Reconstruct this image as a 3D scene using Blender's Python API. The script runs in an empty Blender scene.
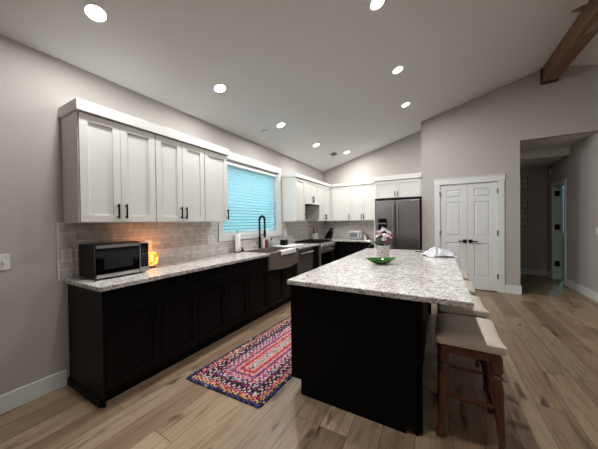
import bpy, bmesh, math, random
from mathutils import Vector, Matrix
random.seed(7)
SC = bpy.context.scene
COL = SC.collection
PI = math.pi
def R(d): return math.radians(d)

# ------------------------------------------------------------------ camera
cam = bpy.data.cameras.new('camera'); co = bpy.data.objects.new('camera', cam); COL.objects.link(co)
yw, pt, rl = R(29.285), R(-0.616), R(-0.708)
F = Vector((-math.sin(yw)*math.cos(pt), math.cos(yw)*math.cos(pt), math.sin(pt)))
Rt = Vector((math.cos(yw), math.sin(yw), 0)); U = Rt.cross(F)
R2 = Rt*math.cos(rl)+U*math.sin(rl); U2 = -Rt*math.sin(rl)+U*math.cos(rl)
M = Matrix((R2, U2, -F)).transposed().to_4x4(); M.translation = Vector((2.794, 0, 1.375))
co.matrix_world = M
cam.sensor_fit = 'HORIZONTAL'; cam.sensor_width = 36; cam.lens = 36*247.78/598; cam.clip_start = .05
SC.camera = co
# ------------------------------------------------------------------ world, exposure
w = bpy.data.worlds.new('dusk'); SC.world = w; w.use_nodes = True
bg = w.node_tree.nodes['Background']; bg.inputs[1].default_value = 10.5
# dusk sky: dim near the horizon, bright overhead
wn_, wl_ = w.node_tree.nodes, w.node_tree.links
wtc = wn_.new('ShaderNodeTexCoord'); wsp = wn_.new('ShaderNodeSeparateXYZ'); wl_.new(wtc.outputs['Generated'], wsp.inputs[0])
wrp = wn_.new('ShaderNodeValToRGB'); wl_.new(wsp.outputs['Z'], wrp.inputs[0]); wl_.new(wrp.outputs[0], bg.inputs[0])
wre = wrp.color_ramp.elements; wre.new(.28); wre.new(.5)
for e_, c_ in zip(wre, ((.012, .05, .055, 1), (.028, .125, .145, 1), (.30, .82, .98, 1), (.36, .86, 1, 1))): e_.color = c_
SC.view_settings.view_transform = 'Standard'; SC.view_settings.look = 'None'
SC.view_settings.gamma = 1; SC.view_settings.use_curve_mapping = False
SC.view_settings.exposure = 0.0
LAMP_W = 20.5            # watts of one recessed ceiling light
LAMP_C = (1, .975, .95)

# ------------------------------------------------------------------ helpers
def lin(c):
    return tuple(((v/255)/12.92 if v/255 <= .04045 else ((v/255+.055)/1.055)**2.4) for v in c)+(1,)
MATS = {}
def mat(name, rgb, rough=.5, metal=0, spec=.5, emit=None, es=0, trans=0, coat=0, bump=0, bscale=200, sss=0):
    m = bpy.data.materials.new(name); m.use_nodes = True; nt = m.node_tree; b = nt.nodes['Principled BSDF']
    b.inputs['Base Color'].default_value = lin(rgb); b.inputs['Roughness'].default_value = rough
    b.inputs['Metallic'].default_value = metal; b.inputs['Specular IOR Level'].default_value = spec
    b.inputs['Transmission Weight'].default_value = trans; b.inputs['Coat Weight'].default_value = coat
    if emit: b.inputs['Emission Color'].default_value = lin(emit); b.inputs['Emission Strength'].default_value = es
    # every surface gets a little procedural variation
    tc = nt.nodes.new('ShaderNodeTexCoord'); n = nt.nodes.new('ShaderNodeTexNoise')
    n.inputs['Scale'].default_value = bscale; n.inputs['Detail'].default_value = 3
    nt.links.new(tc.outputs['Object'], n.inputs['Vector'])
    if bump:
        bp = nt.nodes.new('ShaderNodeBump'); bp.inputs['Strength'].default_value = bump; bp.inputs['Distance'].default_value = .002
        nt.links.new(n.outputs['Fac'], bp.inputs['Height']); nt.links.new(bp.outputs['Normal'], b.inputs['Normal'])
    else:
        mr = nt.nodes.new('ShaderNodeMapRange'); mr.inputs['To Min'].default_value = max(0, rough-.04); mr.inputs['To Max'].default_value = min(1, rough+.04)
        nt.links.new(n.outputs['Fac'], mr.inputs['Value']); nt.links.new(mr.outputs['Result'], b.inputs['Roughness'])
    MATS[name] = m
    return m
def nodes(m): return m.node_tree.nodes, m.node_tree.links, m.node_tree.nodes['Principled BSDF']
def ramp(n, stops, interp='LINEAR'):
    r = n.new('ShaderNodeValToRGB'); cr = r.color_ramp; cr.interpolation = interp
    while len(cr.elements) < len(stops): cr.elements.new(.5)
    for e, (p, c) in zip(cr.elements, stops): e.position = p; e.color = lin(c)
    return r
def vmath(n, l, op, a, b):
    v = n.new('ShaderNodeVectorMath'); v.operation = op; l.new(a, v.inputs[0]); v.inputs[1].default_value = b; return v.outputs[0]
def mix(n, l, fac, a, b, mode='MIX'):
    x = n.new('ShaderNodeMix'); x.data_type = 'RGBA'; x.blend_type = mode
    for sock, v in ((x.inputs[0], fac), (x.inputs[6], a), (x.inputs[7], b)):
        if hasattr(v, 'links') or hasattr(v, 'is_linked'): l.new(v, sock)
        else: sock.default_value = v
    return x.outputs[2]

class MB:
    def __init__(s): s.v = []; s.f = []; s.m = []
    def add(s, vs, fs, mi=0):
        o = len(s.v); s.v += [tuple(p) for p in vs]; s.f += [tuple(i+o for i in f) for f in fs]; s.m += [mi]*len(fs); return s
    def box(s, x0, x1, y0, y1, z0, z1, mi=0):
        if x0 > x1: x0, x1 = x1, x0
        if y0 > y1: y0, y1 = y1, y0
        if z0 > z1: z0, z1 = z1, z0
        vs = [(x, y, z) for z in (z0, z1) for y in (y0, y1) for x in (x0, x1)]
        return s.add(vs, [(0, 2, 3, 1), (4, 5, 7, 6), (0, 1, 5, 4), (2, 6, 7, 3), (0, 4, 6, 2), (1, 3, 7, 5)], mi)
    def prism(s, pts, axis, a0, a1, mi=0):     # polygon extruded along an axis; pts are the two other coordinates in xyz order
        def P(p, a): q = list(p); q.insert('xyz'.index(axis), a); return q
        n = len(pts); vs = [P(p, a0) for p in pts]+[P(p, a1) for p in pts]
        fs = [tuple(range(n))[::-1], tuple(range(n, 2*n))]+[(i, (i+1) % n, (i+1) % n+n, i+n) for i in range(n)]
        return s.add(vs, fs, mi)
    def tube(s, pts, rad, n=10, mi=0, cap=True, flat=1):
        pts = [Vector(p) for p in pts]; k = len(pts)
        if not hasattr(rad, '__len__'): rad = [rad]*k
        vs = []; up = None
        for i, p in enumerate(pts):
            t = (pts[min(i+1, k-1)]-pts[max(i-1, 0)]).normalized()
            if up is None: up = Vector((0, 0, 1)) if abs(t.z) < .9 else Vector((1, 0, 0))
            a = t.cross(up); a.normalize(); b = a.cross(t); up = b
            for j in range(n):
                th = 2*PI*j/n; vs.append(p+a*math.cos(th)*rad[i]+b*math.sin(th)*rad[i]*flat)
        fs = [(i*n+j, i*n+(j+1) % n, (i+1)*n+(j+1) % n, (i+1)*n+j) for i in range(k-1) for j in range(n)]
        if cap: fs += [tuple(range(n))[::-1], tuple((k-1)*n+j for j in range(n))]
        return s.add(vs, fs, mi)
    def lathe(s, prof, c, n=24, axis=None, mi=0, cap=True):   # prof: (radius, height) list
        c = Vector(c); ax = Vector(axis or (0, 0, 1)).normalized()
        q = Vector((0, 0, 1)).rotation_difference(ax)
        vs = [c+q @ Vector((r*math.cos(2*PI*j/n), r*math.sin(2*PI*j/n), h)) for r, h in prof for j in range(n)]
        k = len(prof)
        fs = [(i*n+j, i*n+(j+1) % n, (i+1)*n+(j+1) % n, (i+1)*n+j) for i in range(k-1) for j in range(n)]
        if cap: fs += [tuple(range(n))[::-1], tuple((k-1)*n+j for j in range(n))]
        return s.add(vs, fs, mi)
    def grid(s, fn, nu, nv, mi=0):
        vs = [fn(i/nu, j/nv) for j in range(nv+1) for i in range(nu+1)]
        W = nu+1
        return s.add(vs, [(j*W+i, j*W+i+1, (j+1)*W+i+1, (j+1)*W+i) for j in range(nv) for i in range(nu)], mi)
    def build(s, name, m, parent=None, bevel=0, smooth=False, solid=0, seg=2, sub=0, ang=35, recalc=True):
        off = Vector((0, 0, 0)); p = parent
        while p is not None: off += p.location; p = p.parent
        me = bpy.data.meshes.new(name); me.from_pydata([tuple(Vector(v)-off) for v in s.v], [], s.f)
        for mm in (m if isinstance(m, (list, tuple)) else [m]): me.materials.append(mm)
        for pl, mi in zip(me.polygons, s.m): pl.material_index = mi
        if recalc:
            bm = bmesh.new(); bm.from_mesh(me); bmesh.ops.recalc_face_normals(bm, faces=bm.faces); bm.to_mesh(me); bm.free()
        o = bpy.data.objects.new(name, me); COL.objects.link(o); o.parent = parent
        if solid: x = o.modifiers.new('s', 'SOLIDIFY'); x.thickness = solid; x.offset = 0
        if bevel:
            x = o.modifiers.new('b', 'BEVEL'); x.width = bevel; x.segments = seg; x.limit_method = 'ANGLE'; x.angle_limit = R(ang)
        if sub: x = o.modifiers.new('u', 'SUBSURF'); x.levels = sub; x.render_levels = sub
        if smooth:
            for pl in me.polygons: pl.use_smooth = True
            try:
                if smooth != 'all': me.set_sharp_from_angle(angle=R(40))
            except Exception: pass
        return o
def tag(o, label=None, cat=None, group=None, kind=None):
    if label: o['label'] = label
    if cat: o['category'] = cat
    if group: o['group'] = group
    if kind: o['kind'] = kind
    return o
def thing(name, label, cat, loc, group=None, kind=None):
    o = bpy.data.objects.new(name, None); COL.objects.link(o); o.location = loc; o.empty_display_size = .05
    return tag(o, label, cat, group, kind)
def dup(root, loc, label, rz=0):
    r = root.copy(); COL.objects.link(r); r.location = loc; r.rotation_euler.z = rz; r['label'] = label
    for ch in list(root.children):
        c = ch.copy(); COL.objects.link(c); c.parent = r
        for g in ch.children: d = g.copy(); COL.objects.link(d); d.parent = c
    return r
def struct(o): o['kind'] = 'structure'; return o
class Fr:      # a vertical working plane: u along the face, z up, n out of the face
    def __init__(s, o, u, n): s.o = Vector(o); s.u = Vector(u); s.n = Vector(n)
    def p(s, u, z, n): q = s.o+s.u*u+s.n*n; return Vector((q.x, q.y, s.o.z+z))
    def box(s, mb, u0, u1, z0, z1, n0, n1, mi=0):
        a = s.p(u0, z0, n0); b = s.p(u1, z1, n1); mb.box(a.x, b.x, a.y, b.y, a.z, b.z, mi)

# ------------------------------------------------------------------ materials
wallm = mat('wall_paint', (180, 176, 172), .75, bump=.12, bscale=350)
ceilm = mat('ceiling_paint', (222, 223, 222), .85, bump=.12, bscale=300)
trimm = mat('white_trim_paint', (218, 221, 221), .4)
cabw = mat('white_cabinet_paint', (216, 217, 213), .42)
cabb = mat('black_cabinet_paint', (10, 8, 10), .42, spec=.12)
islb = mat('black_island_paint', (6, 6, 7), .5, spec=.1)
blk = mat('matte_black_metal', (16, 16, 17), .35, .6)
blkp = mat('black_plastic', (11, 11, 12), .4, spec=.12)
gls = mat('black_glass', (6, 6, 8), .06)
steel = mat('stainless_steel', (178, 176, 174), .3, .75)
steelv = mat('bright_steel', (205, 205, 205), .2, 1)
dsteel = mat('dark_stainless_steel', (166, 165, 165), .28, 1)
dwm = mat('dishwasher_steel', (86, 84, 83), .4, .3)
apr = mat('sink_steel', (132, 123, 116), .42, .45)
whp = mat('white_plastic', (225, 226, 224), .4)
cer = mat('white_ceramic', (222, 220, 214), .25)
cream = mat('cream_upholstery', (208, 198, 186), .85, bump=.35, bscale=500)
glass = mat('window_glass', (235, 245, 245), .02, trans=1)
paper = mat('white_paper', (238, 237, 234), .9, bump=.4, bscale=120)
greenl = mat('leaf_green', (36, 76, 42), .5)
stemm = mat('stem_green', (70, 110, 55), .5)
pink = mat('pink_petal', (238, 204, 222), .6)
mag = mat('magenta_petal', (168, 62, 128), .6)
whitep = mat('white_petal', (244, 234, 240), .6)
yellow = mat('flower_centre', (214, 180, 90), .6)
brownb = mat('amber_bottle', (128, 72, 56), .25)
blueb = mat('teal_soap', (150, 178, 182), .2)
hinge = mat('grey_hinge', (140, 142, 142), .35, .8)
sky_y = mat('vent_dark', (60, 58, 56), .6)
lamp_lens = mat('lamp_lens', (255, 250, 240), .5, emit=(255, 246, 232), es=14)

def wood(name, c0, c1, rough, scale=(3, 40, 40)):
    m = mat(name, c0, rough); n, l, b = nodes(m)
    tc = n.new('ShaderNodeTexCoord'); mp = n.new('ShaderNodeMapping'); mp.inputs['Scale'].default_value = scale
    l.new(tc.outputs['Object'], mp.inputs[0]); x = n.new('ShaderNodeTexNoise'); x.inputs['Scale'].default_value = 1; x.inputs['Detail'].default_value = 5; x.inputs['Distortion'].default_value = .6
    l.new(mp.outputs[0], x.inputs['Vector']); r = ramp(n, [(.3, c0), (.7, c1)]); l.new(x.outputs['Fac'], r.inputs[0]); l.new(r.outputs[0], b.inputs['Base Color'])
    return m
beamw = wood('stained_beam_wood', (88, 63, 44), (128, 95, 68), .6, (30, 2, 30))
collarw = wood('dark_beam_wood', (48, 26, 20), (66, 38, 30), .6, (30, 8, 30))
stoolw = wood('cherry_wood', (72, 40, 28), (108, 64, 46), .35, (40, 40, 5))
bladew = wood('weathered_blade_wood', (84, 70, 60), (120, 106, 94), .55, (12, 12, 12))
spoonw = wood('spoon_wood', (150, 104, 66), (186, 140, 96), .6, (40, 40, 8))

# plank floor, boards running away from the camera along the cabinets
floorm = mat('plank_floor', (150, 125, 105), .38); n, l, b = nodes(floorm)
tc = n.new('ShaderNodeTexCoord'); sep = n.new('ShaderNodeSeparateXYZ'); l.new(tc.outputs['Object'], sep.inputs[0])
cb = n.new('ShaderNodeCombineXYZ'); l.new(sep.outputs['Y'], cb.inputs['X']); l.new(sep.outputs['X'], cb.inputs['Y'])
br = n.new('ShaderNodeTexBrick'); br.offset = .37; br.offset_frequency = 3; br.squash = 1
br.inputs['Scale'].default_value = 1; br.inputs['Brick Width'].default_value = 1.5; br.inputs['Row Height'].default_value = .19
br.inputs['Mortar Size'].default_value = .0022; br.inputs['Mortar Smooth'].default_value = .2; br.inputs['Bias'].default_value = 0
br.inputs['Color1'].default_value = (0, 0, 0, 1); br.inputs['Color2'].default_value = (1, 1, 1, 1); br.inputs['Mortar'].default_value = (.5, .5, .5, 1)
l.new(cb.outputs[0], br.inputs['Vector'])
base = ramp(n, [(0, (114, 94, 75)), (.3, (158, 136, 111)), (.55, (130, 109, 89)), (.8, (168, 147, 123)), (1, (140, 121, 102))]); l.new(br.outputs['Color'], base.inputs[0])
mp = n.new('ShaderNodeVectorMath'); mp.operation = 'MULTIPLY_ADD'; l.new(cb.outputs[0], mp.inputs[0]); mp.inputs[1].default_value = (1.1, 11, 1)
sc_ = vmath(n, l, 'MULTIPLY', br.outputs['Color'], (37, 19, 11)); l.new(sc_, mp.inputs[2])
gn = n.new('ShaderNodeTexNoise'); gn.inputs['Scale'].default_value = 1.5; gn.inputs['Detail'].default_value = 7; gn.inputs['Roughness'].default_value = .62; gn.inputs['Distortion'].default_value = 1.1
l.new(mp.outputs[0], gn.inputs['Vector'])
gr = ramp(n, [(.22, (128, 114, 104)), (.4, (214, 208, 202)), (.56, (255, 255, 255)), (.78, (208, 200, 192))]); l.new(gn.outputs['Fac'], gr.inputs[0])
c1 = mix(n, l, .85, base.outputs[0], gr.outputs[0], 'MULTIPLY')
kn = n.new('ShaderNodeTexNoise'); kn.inputs['Scale'].default_value = 2.3; kn.inputs['Detail'].default_value = 2
kv = n.new('ShaderNodeVectorMath'); kv.operation = 'MULTIPLY_ADD'; l.new(cb.outputs[0], kv.inputs[0]); kv.inputs[1].default_value = (1.2, 4, 1); l.new(sc_, kv.inputs[2]); l.new(kv.outputs[0], kn.inputs['Vector'])
kr = ramp(n, [(.62, (255, 255, 255)), (.72, (104, 82, 66))]); l.new(kn.outputs['Fac'], kr.inputs[0])
c2 = mix(n, l, .8, c1, kr.outputs[0], 'MULTIPLY')
c3 = mix(n, l, br.outputs['Fac'], c2, lin((82, 66, 54))); l.new(c3, b.inputs['Base Color'])
b.inputs['Roughness'].default_value = .36
for lk in list(b.inputs['Roughness'].links): l.remove(lk)
rr = n.new('ShaderNodeMapRange'); rr.inputs['To Min'].default_value = .3; rr.inputs['To Max'].default_value = .46; l.new(gn.outputs['Fac'], rr.inputs['Value']); l.new(rr.outputs[0], b.inputs['Roughness'])
bp = n.new('ShaderNodeBump'); bp.inputs['Strength'].default_value = .35; bp.inputs['Distance'].default_value = .002; bp.invert = True
l.new(br.outputs['Fac'], bp.inputs['Height']); l.new(bp.outputs[0], b.inputs['Normal'])

# speckled granite
gran = mat('speckled_granite', (220, 216, 210), .1); n, l, b = nodes(gran)
tc = n.new('ShaderNodeTexCoord')
v1 = n.new('ShaderNodeTexVoronoi'); v1.inputs['Scale'].default_value = 95; l.new(tc.outputs['Object'], v1.inputs['Vector'])
sx = n.new('ShaderNodeSeparateColor'); l.new(v1.outputs['Color'], sx.inputs[0])
r1 = ramp(n, [(0, (140, 137, 136)), (.09, (176, 173, 171)), (.22, (200, 198, 195)), (.5, (218, 217, 214)), (.85, (232, 231, 229))], 'CONSTANT'); l.new(sx.outputs[0], r1.inputs[0])
nz = n.new('ShaderNodeTexNoise'); nz.inputs['Scale'].default_value = 16; nz.inputs['Detail'].default_value = 4; l.new(tc.outputs['Object'], nz.inputs['Vector'])
r2 = ramp(n, [(.38, (222, 219, 216)), (.6, (255, 255, 255))]); l.new(nz.outputs['Fac'], r2.inputs[0])
v2 = n.new('ShaderNodeTexVoronoi'); v2.inputs['Scale'].default_value = 150; l.new(tc.outputs['Object'], v2.inputs['Vector'])
sy = n.new('ShaderNodeSeparateColor'); l.new(v2.outputs['Color'], sy.inputs[0])
r3 = ramp(n, [(0, (120, 114, 112)), (.06, (255, 255, 255))], 'CONSTANT'); l.new(sy.outputs[1], r3.inputs[0])
l.new(mix(n, l, .8, mix(n, l, .8, r1.outputs[0], r2.outputs[0], 'MULTIPLY'), r3.outputs[0], 'MULTIPLY'), b.inputs['Base Color'])
for lk in list(b.inputs['Roughness'].links): l.remove(lk)
b.inputs['Roughness'].default_value = .09

def tile(name, ax):
    m = mat(name, (190, 184, 178), .22); n, l, b = nodes(m)
    tc = n.new('ShaderNodeTexCoord'); sp = n.new('ShaderNodeSeparateXYZ'); l.new(tc.outputs['Object'], sp.inputs[0])
    cb = n.new('ShaderNodeCombineXYZ'); l.new(sp.outputs[ax], cb.inputs['X']); l.new(sp.outputs['Z'], cb.inputs['Y'])
    sh = vmath(n, l, 'ADD', cb.outputs[0], (.11, -.915, 0))
    br = n.new('ShaderNodeTexBrick'); br.offset = .5; br.inputs['Scale'].default_value = 1; br.inputs['Brick Width'].default_value = .3; br.inputs['Row Height'].default_value = .0788
    br.inputs['Mortar Size'].default_value = .0038; br.inputs['Mortar Smooth'].default_value = .1; br.inputs['Bias'].default_value = 0
    br.inputs['Color1'].default_value = lin((198, 194, 191)); br.inputs['Color2'].default_value = lin((216, 212, 209)); br.inputs['Mortar'].default_value = lin((240, 238, 236))
    l.new(sh, br.inputs['Vector'])
    nz = n.new('ShaderNodeTexNoise'); nz.inputs['Scale'].default_value = 14; nz.inputs['Detail'].default_value = 4; l.new(tc.outputs['Object'], nz.inputs['Vector'])
    r2 = ramp(n, [(.35, (225, 222, 220)), (.65, (255, 255, 255))]); l.new(nz.outputs['Fac'], r2.inputs[0])
    l.new(mix(n, l, .9, br.outputs['Color'], r2.outputs[0], 'MULTIPLY'), b.inputs['Base Color'])
    bp = n.new('ShaderNodeBump'); bp.inputs['Strength'].default_value = .5; bp.inputs['Distance'].default_value = .002; bp.invert = True
    l.new(br.outputs['Fac'], bp.inputs['Height']); l.new(bp.outputs[0], b.inputs['Normal'])
    return m
tileY = tile('subway_tile', 'Y'); tileX = tile('subway_tile_back', 'X')

# slats let some daylight through
slatm = mat('blind_slat', (235, 238, 238), .5); n, l, b = nodes(slatm)
tr = n.new('ShaderNodeBsdfTranslucent'); tr.inputs[0].default_value = (.85, .92, .95, 1); ms = n.new('ShaderNodeMixShader'); ms.inputs[0].default_value = .55
out = [x for x in n if x.type == 'OUTPUT_MATERIAL'][0]
l.new(b.outputs[0], ms.inputs[1]); l.new(tr.outputs[0], ms.inputs[2]); l.new(ms.outputs[0], out.inputs[0])

def clothm(name, c0, c1, sc=40):
    m = mat(name, c0, .9); n, l, b = nodes(m); tc = n.new('ShaderNodeTexCoord')
    v = n.new('ShaderNodeTexNoise'); v.inputs['Scale'].default_value = sc; v.inputs['Detail'].default_value = 1; l.new(tc.outputs['Object'], v.inputs['Vector'])
    r = ramp(n, [(.47, c0), (.5, c1), (.53, c0)]); l.new(v.outputs['Fac'], r.inputs[0]); l.new(r.outputs[0], b.inputs['Base Color']); return m
towelm = clothm('patterned_cotton', (206, 207, 214), (150, 155, 170))
stripem = mat('striped_cotton', (224, 222, 222), .9); n, l, b = nodes(stripem)
tc = n.new('ShaderNodeTexCoord'); wv = n.new('ShaderNodeTexWave'); wv.bands_direction = 'Y'; wv.inputs['Scale'].default_value = 6; l.new(tc.outputs['Object'], wv.inputs['Vector'])
r = ramp(n, [(.55, (222, 221, 221)), (.85, (184, 183, 188))]); l.new(wv.outputs['Fac'], r.inputs[0]); l.new(r.outputs[0], b.inputs['Base Color'])
potm = mat('floral_tin', (226, 220, 214), .35, ); n, l, b = nodes(potm)
tc = n.new('ShaderNodeTexCoord'); vv = n.new('ShaderNodeTexVoronoi'); vv.inputs['Scale'].default_value = 22; l.new(tc.outputs['Object'], vv.inputs['Vector'])
r = ramp(n, [(0, (150, 84, 104)), (.2, (196, 150, 158)), (.34, (226, 220, 214))]); l.new(vv.outputs['Distance'], r.inputs[0]); l.new(r.outputs[0], b.inputs['Base Color'])
bowlm = mat('green_glass', (38, 104, 36), .1, coat=.4); 
amber = mat('amber_mosaic_glass', (240, 170, 60), .3, emit=(255, 150, 30), es=1.5); n, l, b = nodes(amber)
tc = n.new('ShaderNodeTexCoord'); vv = n.new('ShaderNodeTexVoronoi'); vv.inputs['Scale'].default_value = 48; l.new(tc.outputs['Object'], vv.inputs['Vector'])
sx = n.new('ShaderNodeSeparateColor'); l.new(vv.outputs['Color'], sx.inputs[0])
r = ramp(n, [(0, (200, 70, 5)), (.4, (255, 140, 20)), (.7, (255, 190, 60)), (1, (255, 235, 150))]); l.new(sx.outputs[0], r.inputs[0]); l.new(r.outputs[0], b.inputs['Emission Color'])

# ------------------------------------------------------------------ structure
S, Z0, RX = .275, 2.78, 4.48
ZR = Z0+S*RX; XR = 2*RX; D = 6.43; YB = -3.2; YP = 5.9; XP = 2.495
def zc(x): return Z0+S*(x if x <= RX else XR-x)
struct(MB().box(-.15, XR+.15, YB-.15, 9.3, -.12, 0).build('floor', floorm))
struct(MB().prism([(-.15, zc(0)-.041), (RX, ZR), (RX, ZR+.12), (-.15, zc(0)+.08)], 'y', YB-.15, D+.15).build('ceiling', ceilm))
struct(MB().prism([(XR+.15, zc(0)-.041), (RX, ZR), (RX, ZR+.12), (XR+.15, zc(0)+.08)], 'y', YB-.15, D+.15).build('ceiling', ceilm))
WY0, WY1, WZ0, WZ1 = 2.66, 4.125, 1.19, 2.345
m = MB(); zt = zc(0)-.002
m.box(-.14, 0, YB, WY0, 0, zt).box(-.14, 0, WY1, D, 0, zt).box(-.14, 0, WY0, WY1, 0, WZ0).box(-.14, 0, WY0, WY1, WZ1, zt)
struct(m.build('wall_left', wallm))
struct(MB().prism([(-.14, 0), (XP, 0), (XP, zc(XP)-.002), (-.14, zc(-.14)-.002)], 'y', D, D+.14).build('wall_back', wallm))
DX0, DX1, DZ = 2.825, 3.785, 2.105
HX0, HX1, HZ = 4.10, 5.085, 2.80
e = .002
m = MB()
m.prism([(XP, 0), (DX0, 0), (DX0, zc(DX0)-e), (XP, zc(XP)-e)], 'y', YP, YP+.07)
m.prism([(DX0, DZ), (DX1, DZ), (DX1, zc(DX1)-e), (DX0, zc(DX0)-e)], 'y', YP, YP+.07)
m.prism([(DX1, 0), (HX0, 0), (HX0, zc(HX0)-e), (DX1, zc(DX1)-e)], 'y', YP, YP+.07)
m.prism([(XP, 0), (HX0, 0), (HX0, zc(HX0)-e), (XP, zc(XP)-e)], 'y', YP+.07, D+.14)
m.prism([(HX0, HZ), (HX1, HZ), (HX1, zc(HX1)-e), (RX, ZR-e), (HX0, zc(HX0)-e)], 'y', YP, YP+.12)
m.prism([(HX1, 0), (XR, 0), (XR, zc(XR)-e), (HX1, zc(HX1)-e)], 'y', YP, YP+.12)
struct(m.build('wall_pantry', wallm))
struct(MB().box(XR, XR+.14, YB, YP+.12, 0, zt).build('wall_right', wallm))
struct(MB().prism([(-.14, 0), (XR+.14, 0), (XR+.14, zc(0)-.04), (RX, ZR-e), (-.14, zc(0)-.04)], 'y', YB-.14, YB).build('wall_front', wallm))
# hallway
m = MB(); HE = 8.1
m.box(HX0-.12, HX0, D+.141, HE, 0, HZ)
struct(m.build('wall_hall_left', wallm))
struct(MB().box(HX0-.12, HX1+.12, HE, HE+.12, 0, HZ).build('wall_hall_end', wallm))
HD0, HD1, HDZ = 7.17, 7.74, 2.1
m = MB(); m.box(HX1, HX1+.12, YP+.121, HD0, 0, HZ).box(HX1, HX1+.12, HD1, HE, 0, HZ).box(HX1, HX1+.12, HD0, HD1, HDZ, HZ)
struct(m.build('wall_hall_right', wallm))
struct(MB().box(HX0-.12, HX1+.12, YP+.121, 6.93, HZ+.001, HZ+.1).box(HX0-.12, HX1+.12, 6.93, HE+.1, 2.64, HZ+.1).build('ceiling_hall', ceilm))
# room beyond the hall door with its window
m = MB(); BX0, BX1, BY0, BY1 = HX1+.121, 7.6, YP+.13, 9.15
m.box(BX0, 5.62, BY1, BY1+.12, 0, 2.6).box(6.5, BX1, BY1, BY1+.12, 0, 2.6).box(5.62, 6.5, BY1, BY1+.12, 0, .95).box(5.62, 6.5, BY1, BY1+.12, 2.3, 2.6)
m.box(BX1, BX1+.12, BY0, BY1+.12, 0, 2.6).box(BX0-.121, BX0, HE+.121, BY1+.12, 0, 2.6)
struct(m.build('wall_far_room', wallm))
struct(MB().box(BX0, BX1+.12, BY0, BY1+.12, 2.601, 2.7).box(BX0-.12, BX0, HE+.121, BY1+.12, 2.601, 2.7).build('ceiling_far_room', ceilm))
wn = thing('window_3', None, None, (6.06, BY1, .95), kind='structure')
m = MB(); y = BY1+.03
m.box(5.62, 5.67, y, y+.05, .95, 2.3).box(6.45, 6.5, y, y+.05, .95, 2.3).box(5.62, 6.5, y, y+.05, .95, 1.0).box(5.62, 6.5, y, y+.05, 2.25, 2.3).box(5.62, 6.5, y, y+.05, 1.6, 1.65)
m.build('window_frame', trimm, wn)
MB().box(5.67, 6.45, y+.02, y+.026, 1.0, 2.25).build('pane', glass, wn)
# window over the sink
wn = thing('window_1', None, None, (0, 3.39, 1.1), kind='structure')
m = MB(); t = .09
m.box(.001, .02, WY0-t, WY0, WZ0-t, WZ1+t).box(.001, .02, WY1, WY1+t, WZ0-t, WZ1+t).box(.001, .02, WY0, WY1, WZ0-t, WZ0)
m.box(.001, .024, WY0-t-.01, WY1+t+.01, WZ1, WZ1+t+.03)
m.build('window_casing', trimm, wn, bevel=.003)
m = MB(); m.box(-.139, 0, WY0, WY0+.012, WZ0, WZ1).box(-.139, 0, WY1-.012, WY1, WZ0, WZ1).box(-.139, 0, WY0+.012, WY1-.012, WZ1-.012, WZ1).box(-.139, 0, WY0+.012, WY1-.012, WZ0, WZ0+.012)
m.build('jamb', trimm, wn)
m = MB(); a, b_ = WY0+.013, WY1-.013; c, d_ = WZ0+.013, WZ1-.013; mid = (a+b_)/2
for q in ((a, a+.05), (b_-.05, b_)): m.box(-.13, -.09, q[0], q[1], c, d_)
m.box(-.13, -.09, a, b_, c, c+.05).box(-.13, -.09, a, b_, d_-.05, d_)
m.build('window_frame', trimm, wn)
MB().box(-.112, -.107, a+.05, b_-.05, c+.05, d_-.05).build('pane', glass, wn)
bl = thing('window_blind', 'white horizontal slat blind lowered over the kitchen window, glowing blue with dusk', 'blind', (-.04, 3.39, WZ0+.02))
a, b_ = WY0+.02, WY1-.02
MB().box(-.075, -.012, a, b_, WZ1-.075, WZ1-.014).build('head_rail', trimm, bl, bevel=.004)
m = MB(); k = 21; z1, z0 = WZ1-.10, WZ0+.055; th = R(36)
for i in range(k):
    z = z0+(z1-z0)*i/(k-1); dx, dz = .0255*math.cos(th), .0255*math.sin(th)
    nx, nz = .0013*math.sin(th), .0013*math.cos(th)
    pr = [(-.044-dx-nx, z-dz+nz), (-.044+dx-nx, z+dz+nz), (-.044+dx+nx, z+dz-nz), (-.044-dx+nx, z-dz-nz)]
    m.prism(pr, 'y', a, b_)
m.build('slat', slatm, bl)['kind'] = 'stuff'
MB().box(-.066, -.024, a, b_, WZ0+.014, WZ0+.03).build('bottom_rail', trimm, bl, bevel=.003)
for q in (.12, .5, .88): MB().tube([(-.018, a+(b_-a)*q, WZ0+.03), (-.018, a+(b_-a)*q, WZ1-.08)], .0012, 6).build('lift_cord', whp, bl)

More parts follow.
